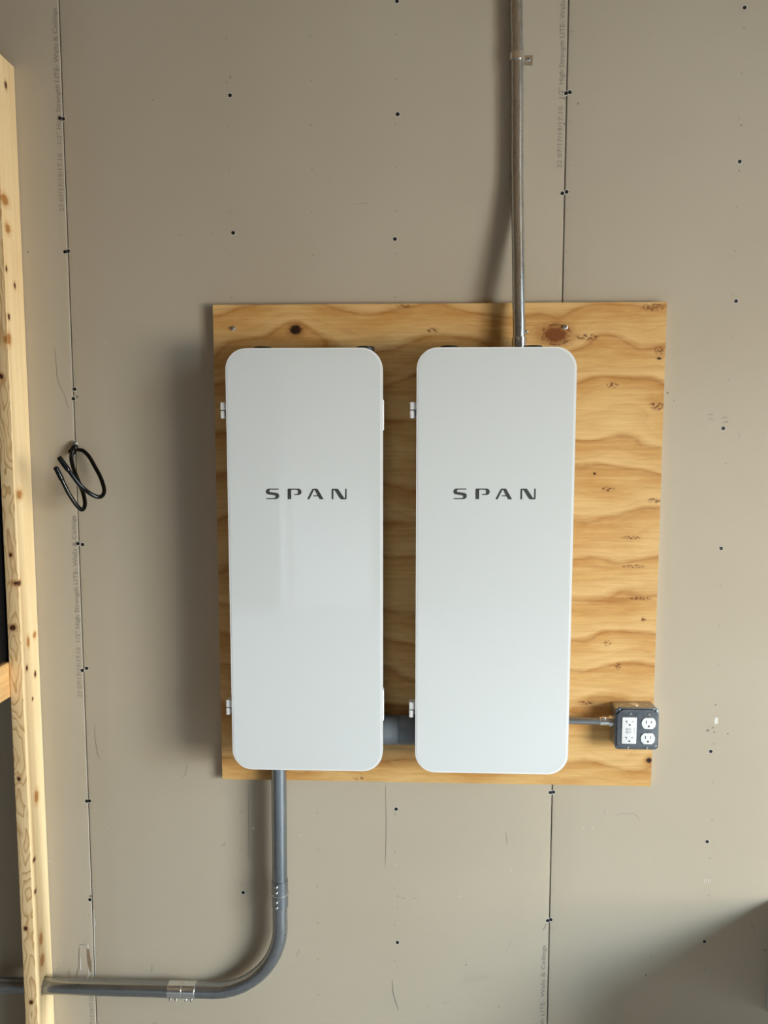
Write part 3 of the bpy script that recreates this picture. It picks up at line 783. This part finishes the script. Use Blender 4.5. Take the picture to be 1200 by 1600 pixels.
hook(pA); hook(pB)
def plate(bm):
    a = at(114.5, 704, 0); rod(bm, (hk.x-.004, .001, hk.z-.020), (hk.x-.004, -.014, hk.z-.020), .0085, 14, .002)
    rod(bm, (hk.x+.001, .001, hk.z-.008), (hk.x+.003, -.016, hk.z-.014), .0078, 14, .002)
B('mount', M['vinyl'], t_, plate)
def eye(bm):
    rod(bm, (hk.x, .002, hk.z), (hk.x, -.0035, hk.z), .0072, 18, .001); rod(bm, (hk.x, -.003, hk.z), (hk.x, -.0075, hk.z), .0048, 6)
B('screw', M['zinc'], t_, eye)

# ------------------------------------------------------------------ wooden rack frame at the left
UX0, UX1, UD, UZ = -.1475, -.1135, .089, 2.655
def F3(px, py): q = at(px, py, -UD); return (q.x, q.y, q.z)
def S3(px, py):
    """point on the upright's right-hand side face seen at a pixel"""
    d = at(px, py, 0)-Vector(CAM); t_ = (UX1-CAM[0])/d.x; q = Vector(CAM)+d*t_; return (q.x, q.y, q.z)
rf, rs = (.010, .012, .010), (.02, .0085, .008)
KS = dict(
  tan=[(S3(30, 773), (.02, .016, .013)), (S3(54, 992), (.02, .009, .010)), (S3(44, 1003), (.02, .008, .016)), (S3(12, 357), (.02, .013, .014)), (S3(14, 530), (.02, .012, .016)), (S3(7, 312), (.02, .02, .015)), (S3(64, 1467), (.02, .010, .02)), (S3(66, 1500), (.02, .012, .02)), (S3(57, 1245), (.02, .012, .02))],
  dark=[(F3(20, 981), (.010, .02, .009)), (F3(16.5, 867), (.005, .02, .006)), (F3(29.5, 1217), (.006, .02, .007)), (F3(40, 1451), (.006, .02, .007)), (F3(48.5, 1566), (.006, .02, .007)), (F3(2, 588), (.007, .02, .008)),
        (S3(30.5, 911), (.02, .007, .007)), (S3(9, 133), (.02, .006, .010)), (S3(23, 446), (.02, .005, .009)), (S3(10, 420), (.02, .005, .008)), (S3(53.5, 1343), (.02, .008, .007)), (S3(55, 1393), (.02, .007, .007)), (S3(42, 1044), (.02, .006, .008)), (S3(55, 1053), (.02, .006, .009)), (S3(30, 911), (.02, .007, .007)), (S3(14, 495), (.02, .006, .008)), (S3(51, 1092), (.02, .004, .006))])
M['stud'] = m_stud(KS)
rack = thing('rack_frame', 'pale softwood rack frame along the left frame edge with a pipe through its upright', 'wooden frame', ((UX0+UX1)/2, -UD/2, 0))
bm = bmesh.new(); box(bm, UX0, UX1, -UD, -.0015, 0, UZ, .0022, 3)
up = finish(bm, 'upright', M['stud'], rack)
bm = bmesh.new(); N = 26; HY, HZc = -.036, HZ
ra, rb = [], []
for k in range(N):
    a = 2*math.pi*k/N; r_ = .0305*(1+random.uniform(-.06, .06)) + (.007 if math.radians(190) < a < math.radians(235) else 0)
    for lst, x in ((ra, UX0-.02), (rb, UX1+.02)): lst.append(bm.verts.new((x, HY - r_*math.cos(a)*1.0, HZc + r_*math.sin(a))))
for k in range(N): bm.faces.new((ra[k], ra[(k+1) % N], rb[(k+1) % N], rb[k]))
bm.faces.new(ra[::-1]); bm.faces.new(rb)
cut = finish(bm, 'cut', M['stud'])
md = up.modifiers.new('hole', 'BOOLEAN'); md.object = cut; md.operation = 'DIFFERENCE'; md.solver = 'EXACT'
dg = bpy.context.evaluated_depsgraph_get(); me = bpy.data.meshes.new_from_object(up.evaluated_get(dg))
up.modifiers.clear(); up.data = me; bpy.data.objects.remove(cut)
def cross(bm): box(bm, UX0-.040, UX0-.0005, -1.15, -.0015, 1.112, 1.201, .003, 3)
B('crosspiece', speckled('spruce_rail', srgb(222, 178, 118), .22, 30, .6, stretch=(6, .12, 3.0)), rack, cross)
def splinters(bm):
    for k in range(9):
        a = math.radians(random.uniform(150, 300)); r0 = .026; l = random.uniform(.006, .012)
        y, z = HY-r0*math.cos(a), HZ+r0*math.sin(a); dy, dz = -math.cos(a), math.sin(a)
        p = [(UX1+.0005, y-dz*.002, z-dy*.002), (UX1+.0005, y+dz*.002, z+dy*.002), (UX1+.0035, y-dy*l*.6, z-dz*l*.6)]
        q = [(UX1-.001, y-dz*.002, z-dy*.002), (UX1-.001, y+dz*.002, z+dy*.002)]
        v = [bm.verts.new(c_) for c_ in p+q]
        bm.faces.new(v[:3]); bm.faces.new((v[0], v[2], v[3])); bm.faces.new((v[1], v[4], v[2])); bm.faces.new((v[3], v[2], v[4]))
B('splinter', speckled('raw_wood', srgb(246, 226, 186), .05, 100, .8), up, splinters)

tag(B('storage_case', M['blackbox'], None, lambda bm: box(bm, UX0-.50, UX0-.006, -.85, -.012, 1.2015, 2.30, .012, 3)),
    'black case on the crosspiece behind the wooden upright, a sliver at the left edge', 'case')

# ------------------------------------------------------------------ pale wall box at the lower right edge
cX, cZ = 1.7862, .258
t_ = thing('wall_cabinet', 'pale grey box on the drywall, its rounded corner just inside the lower right edge', 'wall box', (cX+.25, 0, cZ))
B('housing', M['lid'], t_, lambda bm: prism(bm, rrect(cX, cX+.50, cZ, cZ+.32, .016, 6), -.52, -.0015, .012, 3))
B('front_cover', M['lid'], t_, lambda bm: prism(bm, rrect(cX+.012, cX+.488, cZ+.012, cZ+.308, .012, 6), -.532, -.519, .003, 2))
